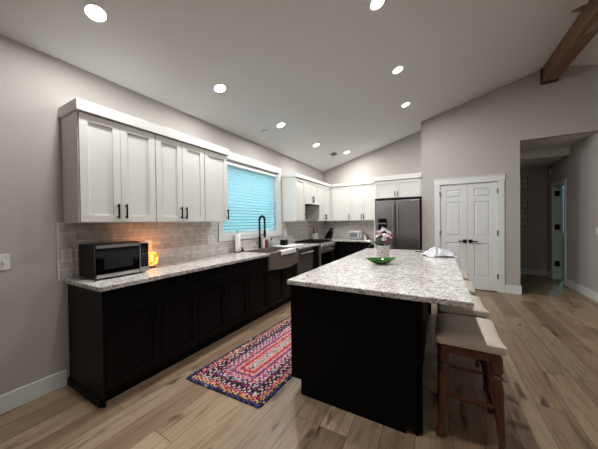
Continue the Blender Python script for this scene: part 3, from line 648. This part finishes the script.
# stools
def make_stool(x0, x1, y0, y1, label):
    cx, cy = (x0+x1)/2, (y0+y1)/2; L = y1-y0; W = x1-x0
    t = thing('bar_stool', label, 'stool', (cx, cy, 0), 'counter stools along the island')
    def sad(v): return .03*(2*v-1)**2
    m = MB(); nu, nv = 12, 16; rows = []
    vs = []
    for j in range(nv+1):
        v = j/nv
        for i in range(nu+1):
            u = i/nu
            e_ = min(1, min(u, 1-u)*5)*min(1, min(v, 1-v)*7)
            dome = .036*(1-(1-min(1, min(u, 1-u)*4))**2)*(1-(1-min(1, min(v, 1-v)*6))**2)
            rx = (u-.5)*(W)*(1-.03*(abs(2*v-1)**8)); ry = (v-.5)*L*(1-.03*(abs(2*u-1)**8))
            vs.append((cx+rx, cy+ry, .622+sad(v)+dome))
    W_ = nu+1; top = [(j*W_+i, j*W_+i+1, (j+1)*W_+i+1, (j+1)*W_+i) for j in range(nv) for i in range(nu)]
    o_ = len(vs); vs += [(p[0]-(p[0]-cx)*.02, p[1]-(p[1]-cy)*.02, .575+sad((p[1]-cy)/L+.5)) for p in vs]
    bot = [tuple(i+o_ for i in f[::-1]) for f in top]
    rim = [i for i in range(nu+1)]+[j*W_+nu for j in range(1, nv+1)]+[nv*W_+i for i in range(nu-1, -1, -1)]+[j*W_ for j in range(nv-1, 0, -1)]
    side = [(rim[k], rim[k]+o_, rim[(k+1) % len(rim)]+o_, rim[(k+1) % len(rim)]) for k in range(len(rim))]
    m.add(vs, top+bot+side); m.build('seat_cushion', cream, t, bevel=.008, smooth='all', seg=3, ang=50)
    m = MB(); a = .03
    for xx in (x0+a, x1-a-.022): m.prism([(y0+a, .545), (y1-a, .545)]+[(y0+a+(L-2*a)*q, .574+sad((a+(L-2*a)*q)/L)) for q in (1, .75, .5, .25, 0)], 'x', xx, xx+.022)
    for yy in (y0+a, y1-a-.022): m.box(x0+a+.0225, x1-a-.0225, yy, yy+.022, .545, .592)
    m.build('apron', stoolw, t, bevel=.002)
    prof = [(.013, 0), (.019, .008), (.021, .03), (.017, .05), (.013, .06), (.018, .07), (.013, .08), (.018, .10), (.026, .33), (.028, .38), (.024, .42), (.018, .433), (.03, .447), (.03, .455), (.02, .467), (.028, .478), (.032, .49), (.032, .57)]
    feet = {}
    for sx in (0, 1):
        for sy in (0, 1):
            tx = x0+.05 if sx == 0 else x1-.05; ty = y0+.06 if sy == 0 else y1-.06
            fx1 = tx+(-.028 if sx == 0 else .028); fy1 = ty+(-.02 if sy == 0 else .02)
            ax = Vector((tx-fx1, ty-fy1, .57)); feet[sx, sy] = (Vector((fx1, fy1, 0)), ax)
            MB().lathe([(r, h) for r, h in prof], (fx1, fy1, .001), 16, ax).build('leg', stoolw, t, smooth=True)
    def at(k, z): f, a_ = feet[k]; return f+a_*(z/.57)
    for k1, k2, z in (((0, 0), (1, 0), .275), ((0, 1), (1, 1), .275), ((0, 0), (0, 1), .15), ((1, 0), (1, 1), .15)):
        A, B = at(k1, z), at(k2, z)
        pts = [A.lerp(B, q) for q in (0, .2, .42, .46, .5, .54, .58, .8, 1)]
        MB().tube(pts, [.009, .011, .0135, .011, .016, .011, .0135, .011, .009], 12).build('stretcher', stoolw, t, smooth=True)
    return t
st = make_stool(2.775, 3.135, 1.76, 2.22, 'cream-topped turned-leg bar stool nearest the camera at the island')
for y, s in ((2.62, 'second bar stool from the camera along the island overhang'), (3.28, 'third bar stool from the camera along the island overhang'), (3.92, 'farthest bar stool along the island, below the crumpled towel')):
    dup(st, (2.96, y, 0), s, R(2) if y < 3 else R(-3))

# ------------------------------------------------------------------ braided rug
pal = dict(navy=(30, 32, 70), black=(26, 20, 26), orange=(196, 112, 66), yellow=(206, 178, 116), red=(166, 36, 54), pink=(196, 84, 120), white=(198, 186, 186), teal=(70, 120, 122), purple=(84, 42, 92), mag=(150, 40, 92), cream=(198, 172, 152), grey=(144, 138, 138), blue=(62, 74, 140), rose=(208, 146, 156))
pk = list(pal); rmats = [mat('rug_'+k, c, .95, bump=.5, bscale=300) for k, c in pal.items()]
bands = ['navy black blue', 'orange yellow navy', 'red mag cream', 'black white purple', 'black cream black', 'purple black mag', 'teal white black', 'pink white purple', 'rose cream mag', 'purple blue pink', 'cream orange rose', 'red red pink', 'cream orange rose', 'grey white grey']
Lr, Wr = 1.95, .80; bw = Wr/2/14
m = MB(); ro = Vector((.842, 1.395, 0)); ra = R(2.3)
ux = Vector((math.cos(ra), -math.sin(ra)*-1, 0)); ux = Vector((math.cos(ra), math.sin(ra), 0)); uy = Vector((math.sin(ra)*1, math.cos(ra), 0))
def rp(a, b_, z): p = ro+ux*a+uy*b_; return (p.x, p.y, z)
m.prism([rp(.006, .006, 0)[:2], rp(Wr-.006, .006, 0)[:2], rp(Wr-.006, Lr-.006, 0)[:2], rp(.006, Lr-.006, 0)[:2]], 'z', .001, .006, pk.index('black'))
for k, bs in enumerate(bands):
    cols = [pk.index(c) for c in bs.split()]
    i0 = k*bw; c0, c1 = i0+bw/2, i0+bw/2; rad = .045*(1-k/14)+.004
    x0, x1, y0, y1 = c0, Wr-c0, c0, Lr-c0
    segs = [((x0, y0), (x1, y0)), ((x1, y0), (x1, y1)), ((x1, y1), (x0, y1)), ((x0, y1), (x0, y0))]
    idx = 0
    for (A, B) in segs:
        ln = math.hypot(B[0]-A[0], B[1]-A[1])
        if ln < .01: continue
        nb = max(1, int(ln/.018)); d = ((B[0]-A[0])/ln, (B[1]-A[1])/ln); pn = (-d[1], d[0]); sl = ln/nb
        for q in range(nb):
            for half in (0, 1):
                cx_ = A[0]+d[0]*(q+.5+half*.5)*sl; cy_ = A[1]+d[1]*(q+.5+half*.5)*sl
                sg = 1 if half else -1; off = sg*bw*.23
                ctr = (cx_+pn[0]*off, cy_+pn[1]*off)
                ca = R(32)*sg; du = (d[0]*math.cos(ca)-d[1]*math.sin(ca), d[1]*math.cos(ca)+d[0]*math.sin(ca)); dv = (-du[1], du[0])
                ci = random.choice(cols) if random.random() < .3 else cols[idx % len(cols)]
                if random.random() < .07: ci = random.randrange(len(pk))
                idx += 1; vs = []
                for rr_, h in ((1, .004), (.8, .011), (.35, .0145)):
                    for j in range(8):
                        th = 2*PI*j/8; a_, b2 = math.cos(th)*rr_*sl*.72, math.sin(th)*rr_*bw*.33
                        vs.append(rp(ctr[0]+du[0]*a_+dv[0]*b2, ctr[1]+du[1]*a_+dv[1]*b2, h))
                fs = [(r_*8+j, r_*8+(j+1) % 8, r_*8+8+(j+1) % 8, r_*8+8+j) for r_ in (0, 1) for j in range(8)]+[tuple(range(16, 24))]
                m.add(vs, fs, ci)
tag(m.build('braided_rug', rmats, recalc=False), 'multicoloured braided rectangular rug on the floor between cabinets and island', 'rug')

# ------------------------------------------------------------------ things on the left counter
CT = .9155
mw = thing('microwave', 'black microwave with silver strips on the near end of the counter', 'microwave', (.27, 1.17, CT))
a0, a1, f0 = .935, 1.358, .385
MB().box(.075, f0-.03, a0, a1, CT+.012, 1.205).build('body', blkp, mw, bevel=.006)
for x in (.11, .32):
    for y in (a0+.04, a1-.04): MB().lathe([(.015, 0), (.015, .012)], (x, y, CT), 12).build('foot', blkp, mw)
md = MB().box(f0-.0295, f0, a0, a1-.085, CT+.014, 1.203).build('door', gls, mw, bevel=.003)
MB().box(f0+.0005, f0+.004, a0+.004, a1-.089, 1.176, 1.201).build('top_strip', steelv, md)
MB().box(f0+.0005, f0+.004, a0+.004, a1-.089, CT+.016, CT+.046).build('bottom_strip', steelv, md)
MB().box(f0+.0003, f0+.0012, a0+.06, a1-.14, CT+.085, CT+.225).build('door_window', mat('microwave_screen', (34, 34, 37), .25), md)
mp_ = MB().box(f0-.0295, f0, a1-.082, a1, CT+.014, 1.203).build('control_panel', steel, mw, bevel=.003)
MB().box(f0+.0003, f0+.0022, a1-.073, a1-.008, CT+.06, 1.19).build('keypad', gls, mp_)
m = MB()
for i in range(5):
    for j in range(3): m.box(f0+.0024, f0+.003, a1-.066+.02*j, a1-.053+.02*j, CT+.075+.024*i, CT+.088+.024*i)
m.build('button', sky_y, mp_)
cn = thing('candle_holder', 'glowing amber mosaic glass candle holder beside the microwave', 'candle holder', (.15, 1.515, CT))
cp = (.15, 1.515, CT)
MB().lathe([(.03, .0), (.042, .003), (.042, .012), (.03, .016)], cp, 20).build('base', collarw, cn, smooth=True)
MB().lathe([(.034, .017), (.056, .04), (.066, .08), (.063, .12), (.048, .15), (.045, .15), (.059, .118), (.062, .08), (.052, .042), (.02, .02)], cp, 28, cap=False).build('globe', amber, cn, smooth=True)
li = bpy.data.lights.new('candle_flame', 'POINT'); li.energy = 1.3; li.color = (1, .42, .1); li.shadow_soft_size = .02
lo = bpy.data.objects.new('flame', li); COL.objects.link(lo); lo.parent = cn; lo.location = (0, 0, .16)
# paper towel
px, py = .08, 2.878
ph = thing('paper_towel_holder', 'black paper towel stand left of the sink', 'paper towel holder', (px, py, CT))
MB().lathe([(.062, 0), (.062, .008), (.058, .011), (.001, .011)], (px, py, CT), 28).build('base', blk, ph, smooth=True)
MB().tube([(px, py, CT+.01), (px, py, 1.235)], .006, 8).lathe([(.001, 0), (.01, .004), (.012, .012), (.006, .02), (.001, .022)], (px, py, 1.235), 12).build('rod', blk, ph, smooth=True)
MB().tube([(px-.01, py-.056, CT+.004), (px-.01, py-.056, 1.18)], .004, 8).build('side_arm', blk, ph, smooth=True)
tag(MB().lathe([(.016, 0), (.045, 0), (.047, .004), (.047, .276), (.045, .28), (.016, .28), (.016, 0)], (px, py, CT+.0125), 28, cap=False).build('paper_towel_roll', paper, smooth=True), 'white roll of paper towels on the black stand', 'paper towels')
tag(MB().lathe([(.03, 0), (.03, .004), (.02, .02), (.008, .035), (.012, .05), (.009, .06), (.001, .062)], (.055, 3.02, CT), 16).build('sink_stopper', blkp, smooth=True), 'small black cone-shaped stopper between paper towels and faucet', 'stopper')
# bottles
def bottle(name, label, cx, cy, prof, m, cap=None, pump=False):
    t = thing(name, label, 'bottle', (cx, cy, CT))
    MB().lathe(prof, (cx, cy, CT), 20).build('bottle', m, t, smooth=True)
    z = CT+prof[-1][1]
    q = MB().lathe([(.012, .001), (.012, .02), (.005, .022), (.005, .04)], (cx, cy, z), 12)
    if pump: q.box(cx-.008, cx+.035, cy-.008, cy+.008, z+.038, z+.05)
    q.build('pump' if pump else 'cap', cap, t)
bottle('soap_bottle', 'reddish brown soap bottle just right of the faucet', .058, 3.66, [(.032, 0), (.036, .006), (.036, .12), (.028, .14), (.014, .15)], brownb, whp, False)
bottle('soap_dispenser', 'pale teal soap dispenser with black pump behind the sink', .055, 3.81, [(.03, 0), (.033, .006), (.033, .09), (.02, .11), (.012, .12)], blueb, blkp, True)
tag(MB().lathe([(.024, 0), (.026, .004), (.026, .13), (.02, .145), (.001, .147)], (.05, 3.57, CT), 18).build('spray_bottle', whp, smooth=True), 'white cylindrical bottle tucked between faucet and brown soap bottle', 'bottle')
# drying mat with a rack and a black bin
tag(MB().box(.05, .42, 3.87, 4.42, CT, CT+.007).build('drying_mat', stripem, bevel=.003), 'pale striped drying mat on the counter above the dishwasher', 'mat')
m = MB(); m.box(.12, .22, 4.0, 4.14, CT+.008, 1.03).build('utensil_bin', blkp, bevel=.01)
tag(bpy.data.objects['utensil_bin'], 'small black bin standing on the drying mat', 'bin')
m = MB()
for i in range(6): y = 4.20+.035*i; m.tube([(.10, y, CT+.012), (.10, y, CT+.07), (.2, y, CT+.075), (.2, y, CT+.012)], .003, 6)
m.tube([(.10, 4.18, CT+.011), (.10, 4.40, CT+.011)], .003, 6).tube([(.2, 4.18, CT+.011), (.2, 4.40, CT+.011)], .003, 6)
tag(m.build('dish_rack', steelv), 'small wire dish rack on the drying mat beside the black bin', 'dish rack')
# towel over the apron
m = MB(); ty0, ty1 = 3.17, 3.60
prof = [(.54, .80), (.58, .925), (.60, .93), (.64, .93), (.69, .931), (.7, .92), (.702, .86), (.705, .80)]
prof = [(.595, .80), (.597, .90), (.602, .927), (.62, .931), (.66, .931), (.688, .929), (.694, .915), (.697, .89), (.70, .862)]
def tw(u, v):
    k = v*(len(prof)-1); i = min(int(k), len(prof)-2); q = k-i
    x = prof[i][0]*(1-q)+prof[i+1][0]*q; z = prof[i][1]*(1-q)+prof[i+1][1]*q
    y = ty0+(ty1-ty0)*u
    return (x+(.004*math.sin(u*14) if v > .7 else 0), y+.02*v*v*(u-.3), z)
tag(m.grid(tw, 20, 24).build('dish_towel', stripem, solid=.005, smooth='all'), 'folded white and grey dish towel hanging over the sink apron', 'towel')
# utensil crocks beyond the range
def crock(label, x, y, r_, h, cols):
    t = tag(MB().lathe([(r_*.85, 0), (r_, .01), (r_, h), (r_*.9, h), (r_*.88, .02), (.001, .02)], (x, y, CT), 24, cap=False).build('utensil_crock', cer, smooth=True), label, 'crock')
    for i, (cm, dx, dy, hh, nm) in enumerate(cols):
        b0 = Vector((x+dx*.7, y+dy*.7, CT+.03)); b1 = Vector((x+dx, y+dy, CT+hh))
        u = MB(); u.tube([b0, b1], .006, 8)
        dd = (b1-b0).normalized(); u.tube([b1, b1+dd*.02, b1+dd*.05, b1+dd*.075, b1+dd*.085], [.007, .022, .026, .018, .004], 10, flat=.3)
        tag(u.build('cooking_'+nm, cm, smooth=True), '%s standing in the %s' % ({'spoon': 'wooden spoon', 'ladle': 'black ladle', 'spatula': 'black spatula'}[nm], 'wider white crock' if r_ > .055 else 'narrow white crock'), 'utensil', 'utensils in the crocks')
crock('wider white utensil crock behind the range', .10, 5.56, .062, .16, [(blkp, .01, -.036, .23, 'ladle'), (spoonw, -.01, .036, .25, 'spoon')])
crock('narrow white utensil crock right of the wider one', .095, 5.72, .045, .16, [(spoonw, .01, .01, .25, 'spoon')])
# knife block
kx, ky = .27, 6.10
kb = MB(); d_ = Vector((1, -.35, 0)).normalized(); sd = Vector((.35, 1, 0)).normalized()
def kp(a, s_, z): q = Vector((kx, ky, 0))+d_*a+sd*s_; return (q.x, q.y, CT+z)
pr = [(-.09, 0), (.10, 0), (.10, .03), (.12, .235), (.05, .27), (-.09, .02)]
pr = [(-.10, 0), (.06, 0), (.12, .18), (.04, .225), (-.10, .03)]
vs = [kp(a, s_, z) for s_ in (-.055, .055) for a, z in pr]; q = len(pr)
kb.add(vs, [tuple(range(q))[::-1], tuple(range(q, 2*q))]+[(i, (i+1) % q, (i+1) % q+q, i+q) for i in range(q)])
tag(kb.build('knife_block', blkp, bevel=.003), 'black slanted knife block in the back corner of the counter', 'knife block')
for i in range(6):
    s_ = -.035+.035*(i % 3); a = .066+.03*(i//3); z0_ = .222-.018*(i//3)*1.0
    A = Vector(kp(a, s_, z0_-.005)); B = A+(d_*.30+Vector((0, 0, .95))).normalized()*(.085)
    tag(MB().tube([A, A.lerp(B, .5), B], [.009, .011, .009], 8, flat=1.0).build('kitchen_knife', blk, smooth=True), 'black-handled knife in the slanted knife block', 'knife', 'knives in the block')
# toaster oven
tx0, tx1, ty = .80, 1.12, 6.13
toastm = mat('toaster_silver', (205, 204, 202), .32, .3)
to = thing('toaster_oven', 'silver toaster oven on the back counter under the wall cabinets', 'toaster oven', ((tx0+tx1)/2, 6.24, CT))
MB().box(tx0, tx1, ty+.012, ty+.25, CT+.015, 1.125).build('body', toastm, to, bevel=.008)
for x in (tx0+.03, tx1-.03):
    for y in (ty+.04, ty+.22): MB().lathe([(.012, 0), (.012, .0155)], (x, y, CT), 10).build('foot', blkp, to)
od = MB().box(tx0+.01, tx1-.075, ty, ty+.0115, CT+.03, 1.11).build('door', toastm, to, bevel=.002)
MB().box(tx0+.028, tx1-.093, ty-.003, ty-.0003, CT+.05, 1.075).build('window', mat('oven_glass', (112, 122, 128), .12), od)
m = MB(); m.tube([(tx0+.03, ty-.025, 1.095), (tx1-.095, ty-.025, 1.095)], .006, 8)
for x in (tx0+.045, tx1-.11): m.tube([(x, ty, 1.095), (x, ty-.025, 1.095)], .005, 8)
m.build('handle', steelv, od)
for z in (CT+.055, CT+.105, CT+.155): MB().lathe([(.016, 0), (.014, .016), (.001, .017)], (tx1-.035, ty+.012, z), 14, (0, -1, 0)).build('knob', blkp, to)
for x, h, cm, s in ((1.19, .12, cer, 'small white jar right of the toaster oven'), (1.265, .10, brownb, 'small amber jar beside the refrigerator panel')):
    t = thing('jar', s, 'jar', (x, 6.22, CT)); MB().lathe([(.026, 0), (.028, .004), (.028, h), (.022, h+.01)], (x, 6.22, CT), 18).build('jar', cm, t, smooth=True)
    MB().lathe([(.024, 0), (.024, .018), (.001, .019)], (x, 6.22, CT+h+.0105), 18).build('lid', blkp, t)

# ------------------------------------------------------------------ on the island
vx, vy = 2.235, 3.0
pv = tag(MB().lathe([(.058, 0), (.062, .004), (.076, .168), (.079, .174), (.075, .174), (.072, .166), (.06, .015), (.001, .012)], (vx, vy, CT), 28, cap=False).build('flower_vase', potm, smooth=True), 'white floral tin vase holding pink and white flowers on the island', 'vase')
def bloom(cx, cy, cz, r_, m1, label, tilt):
    t = thing('flower', label, 'flower', (vx+(cx-vx)*.25, vy+(cy-vy)*.25, CT+.03), 'flowers in the tin vase')
    c_ = Vector((cx, cy, cz)); MB().tube([t.location, Vector(t.location).lerp(c_, .5)+Vector((0, 0, .01)), c_-Vector((0, 0, .006))], .0025, 6).build('stem', stemm, t)
    ax = (c_-Vector((vx, vy, cz-.09))).normalized(); q = Vector((0, 0, 1)).rotation_difference(ax); m = MB()
    for ring, (npt, lift, sz) in enumerate(((8, .1, 1), (7, .5, .8), (5, 1.0, .55))):
        for k in range(npt):
            a = 2*PI*(k+.5*ring)/npt+random.uniform(-.1, .1)
            def pet(u, v):
                w_ = math.sin(PI*min(1, v*.93+.07))**.6*.42*r_*sz; rad_ = r_*sz*v*math.cos(lift); zz = r_*sz*v*math.sin(lift)+.15*r_*v*v
                loc = Vector((rad_*math.cos(a), rad_*math.sin(a), zz))+Vector((-math.sin(a), math.cos(a), 0))*(u-.5)*2*w_
                return c_+q @ loc
            m.grid(pet, 2, 4)
    m.build('petals', m1, t, solid=.0015, smooth='all')
    MB().lathe([(.001, 0), (r_*.16, .002), (r_*.12, r_*.3), (.001, r_*.36)], c_, 10, ax).build('centre', yellow, t)
bl_ = [(-.05, -.03, 1.19, .04, 0), (.03, -.05, 1.20, .043, 0), (-.02, -.01, 1.245, .042, 0), (.055, .0, 1.235, .04, 0), (-.07, .02, 1.235, .036, 1), (.0, .05, 1.265, .04, 0), (.075, -.03, 1.185, .034, 1), (.085, .03, 1.19, .036, 2), (.02, -.07, 1.165, .035, 0), (.05, .06, 1.23, .036, 0), (-.05, .06, 1.21, .036, 1), (.06, -.065, 1.13, .03, 2)]
for dx, dy, z, r_, k in bl_:
    bloom(vx+dx, vy+dy, z, r_, [whitep, pink, mag][k], ['white many-petalled flower in the tin vase', 'pale pink flower in the tin vase', 'magenta flower at the right of the vase bouquet'][k], 0)
def leafspray(label, pts, n_, size):
    pts = [Vector(p) for p in pts]; t = thing('leafy_sprig', label, 'foliage', pts[0], 'green sprigs in the vase')
    MB().tube(pts, .003, 6).build('stem', stemm, t)
    for k in range(n_):
        f_ = .3+.7*k/(n_-1) if n_ > 1 else 1; q = f_*(len(pts)-1); i = min(int(q), len(pts)-2); p = pts[i].lerp(pts[i+1], q-i); tg = (pts[i+1]-pts[i]).normalized()
        sd_ = tg.cross(Vector((0, 0, 1))).normalized()*(1 if k % 2 else -1); d1 = (tg*.7+sd_*.7+Vector((0, 0, .15))).normalized() if k < n_-1 else tg
        d2 = d1.cross(Vector((.2, .3, 1))).normalized()
        def lf_(u, v): return p+d1*size*v+d2*(u-.5)*2*size*.24*math.sin(PI*min(1, v*.96+.02))+Vector((0, 0, -size*.25*v*v+.01*abs(u-.5)))
        MB().grid(lf_, 4, 6).build('leaf', greenl, t, solid=.001, smooth='all')
b0 = (vx-.01, vy, CT+.05)
leafspray('long leafy sprig arching left out of the vase', [b0, (vx-.04, vy, 1.09), (vx-.10, vy+.0, 1.12), (vx-.16, vy+.01, 1.165), (vx-.20, vy+.02, 1.20)], 9, .075)
leafspray('short leafy sprig drooping at the left rim of the vase', [b0, (vx-.035, vy-.03, 1.09), (vx-.07, vy-.05, 1.12), (vx-.10, vy-.06, 1.11)], 6, .065)
leafspray('green leafy sprig at the front of the bouquet', [b0, (vx-.01, vy-.05, 1.09), (vx-.005, vy-.08, 1.13), (vx+.0, vy-.09, 1.17)], 7, .06)
leafspray('leafy sprig at the right of the bouquet', [b0, (vx+.04, vy-.01, 1.09), (vx+.08, vy-.03, 1.12), (vx+.1, vy-.04, 1.15)], 5, .045)
# leaf-shaped bowl
m = MB(); bx_, by_ = 2.262, 2.72
def bowl(u, v):
    a = 2*PI*u; rr_ = v
    pt_ = 1+.26*abs(math.cos(a))**8
    X = .122*rr_*math.cos(a)*pt_; Y = .092*rr_*math.sin(a)
    z = .006+.05*max(0, (rr_-.32)/.68)**1.5+.008*abs(math.cos(a))**4*rr_**4
    c_, s_ = math.cos(R(29)), math.sin(R(29))
    return (bx_+X*c_-Y*s_, by_+X*s_+Y*c_, CT+z)
tag(m.grid(bowl, 40, 12).build('leaf_bowl', bowlm, solid=.006, smooth='all'), 'shallow green leaf-shaped glass bowl in front of the vase', 'bowl')
# crumpled towel
from mathutils import noise
m = MB()
def crump(u, v):
    a, b_ = u-.5, v-.5; rr_ = math.sqrt((a*2)**2+(b_*2)**2)
    wob = noise.noise((u*2.3+4, v*2.3, 1.7))*.05; wob2 = noise.noise((u*2.6, v*2.6+9, 5.1))*.05
    edge = max(0, 1-rr_**2.2*.85)
    f1 = abs(noise.noise((u*3.2+1.3, v*2.2, .4))); f2 = abs(noise.noise((u*6+2, v*5+3, 2.2)))
    z = .004+edge*(.045+.12*f1+.05*f2)+.018*f2*(1-edge)
    ca, sa = math.cos(R(20)), math.sin(R(20)); X, Y = a*.37+wob, b_*.30+wob2
    return (2.80+X*ca-Y*sa, 3.66+X*sa+Y*ca, CT+z)
tag(m.grid(crump, 46, 40).build('cotton_towel', towelm, solid=.003, smooth='all'), 'crumpled white patterned towel on the far corner of the island', 'towel')
tag(MB().box(2.50, 2.60, 3.985, 4.0, CT, CT+.012).box(2.56, 2.575, 3.97, 3.985, CT, CT+.01).build('pen', blkp, bevel=.003), 'small slim black pen near the towel on the island', 'pen')

# ------------------------------------------------------------------ wall plates, pictures
def plate(name, label, cat, fr, u, z, w_, h, kind):
    t = thing(name, label, cat, fr.p(u, z, 0), 'wall plates')
    m = MB(); fr.box(m, u-w_/2, u+w_/2, z-h/2, z+h/2, .001, .007); m.build('plate', whp, t, bevel=.002)
    k = max(1, round(w_/.06)-0) if w_ > .09 else 1
    for i in range(k):
        uc = u+(i-(k-1)/2)*.046
        if kind == 'outlet':
            for dz in (-.021, .021): m = MB(); fr.box(m, uc-.016, uc+.016, z+dz-.014, z+dz+.014, .0075, .0095); m.build('socket', cer, t, bevel=.003)
        else:
            m = MB(); fr.box(m, uc-.005, uc+.005, z-.004, z+.012, .0075, .02); m.build('toggle', cer, t, bevel=.002)
WL = Fr((0, 0, 0), (0, 1, 0), (1, 0, 0)); WS = Fr((.009, 0, 0), (0, 1, 0), (1, 0, 0)); WH = Fr((HX1, 0, 0), (0, 1, 0), (-1, 0, 0))
plate('light_switch', 'white light switch plate on the bare wall at the left edge', 'light switch', WL, .497, 1.105, .115, .118, 'switch')
plate('wall_outlet', 'white outlet plate on the tiles left of the microwave', 'outlet', WS, .875, 1.11, .075, .118, 'outlet')
plate('wall_outlet', 'white outlet plate on the tiles above the amber candle', 'outlet', WS, 1.565, 1.135, .075, .118, 'outlet')
plate('wall_outlet', 'wide white plate on the tiles left of the window', 'outlet', WS, 2.42, 1.14, .12, .118, 'outlet')
plate('wall_outlet', 'white outlet plate on the tiles right of the window', 'outlet', WS, 4.40, 1.14, .075, .118, 'outlet')
plate('light_switch', 'white switch plate on the right hallway wall', 'light switch', WH, 5.965, 1.165, .075, .118, 'switch')
pw = mat('pale_print', (196, 196, 192), .6); framem = mat('grey_frame', (128, 126, 122), .5)
for z0_, z1_, s in ((2.1, 2.4, 'topmost framed print on the dark hallway end wall'), (1.64, 1.88, 'middle framed print on the dark hallway end wall'), (1.18, 1.52, 'lowest framed print on the dark hallway end wall')):
    t = thing('picture_frame', s, 'picture', (4.62, HE, z0_), 'framed prints in the hallway')
    m = MB(); x0, x1, y0, y1 = 4.48, 4.735, HE-.018, HE-.001; q = .016
    m.box(x0, x1, y0, y1, z0_, z0_+q).box(x0, x1, y0, y1, z1_-q, z1_).box(x0, x0+q, y0, y1, z0_+q, z1_-q).box(x1-q, x1, y0, y1, z0_+q, z1_-q)
    m.box((x0+x1)/2-q/2, (x0+x1)/2+q/2, y0, y1, z0_+q, z1_-q).box(x0+q, x1-q, y0, y1, (z0_+z1_)/2-q/2, (z0_+z1_)/2+q/2)
    m.build('frame', framem, t); MB().box(x0+q, x1-q, HE-.008, HE-.002, z0_+q, z1_-q).build('print', pw, t)
tag(MB().lathe([(.05, 0), (.05, .02), (.04, .03), (.001, .032)], (HX1-.001, 7.88, 2.47), 20, (-1, 0, 0)).build('wall_sensor', whp, smooth=True), 'small round white sensor high on the hallway wall by the door', 'sensor')
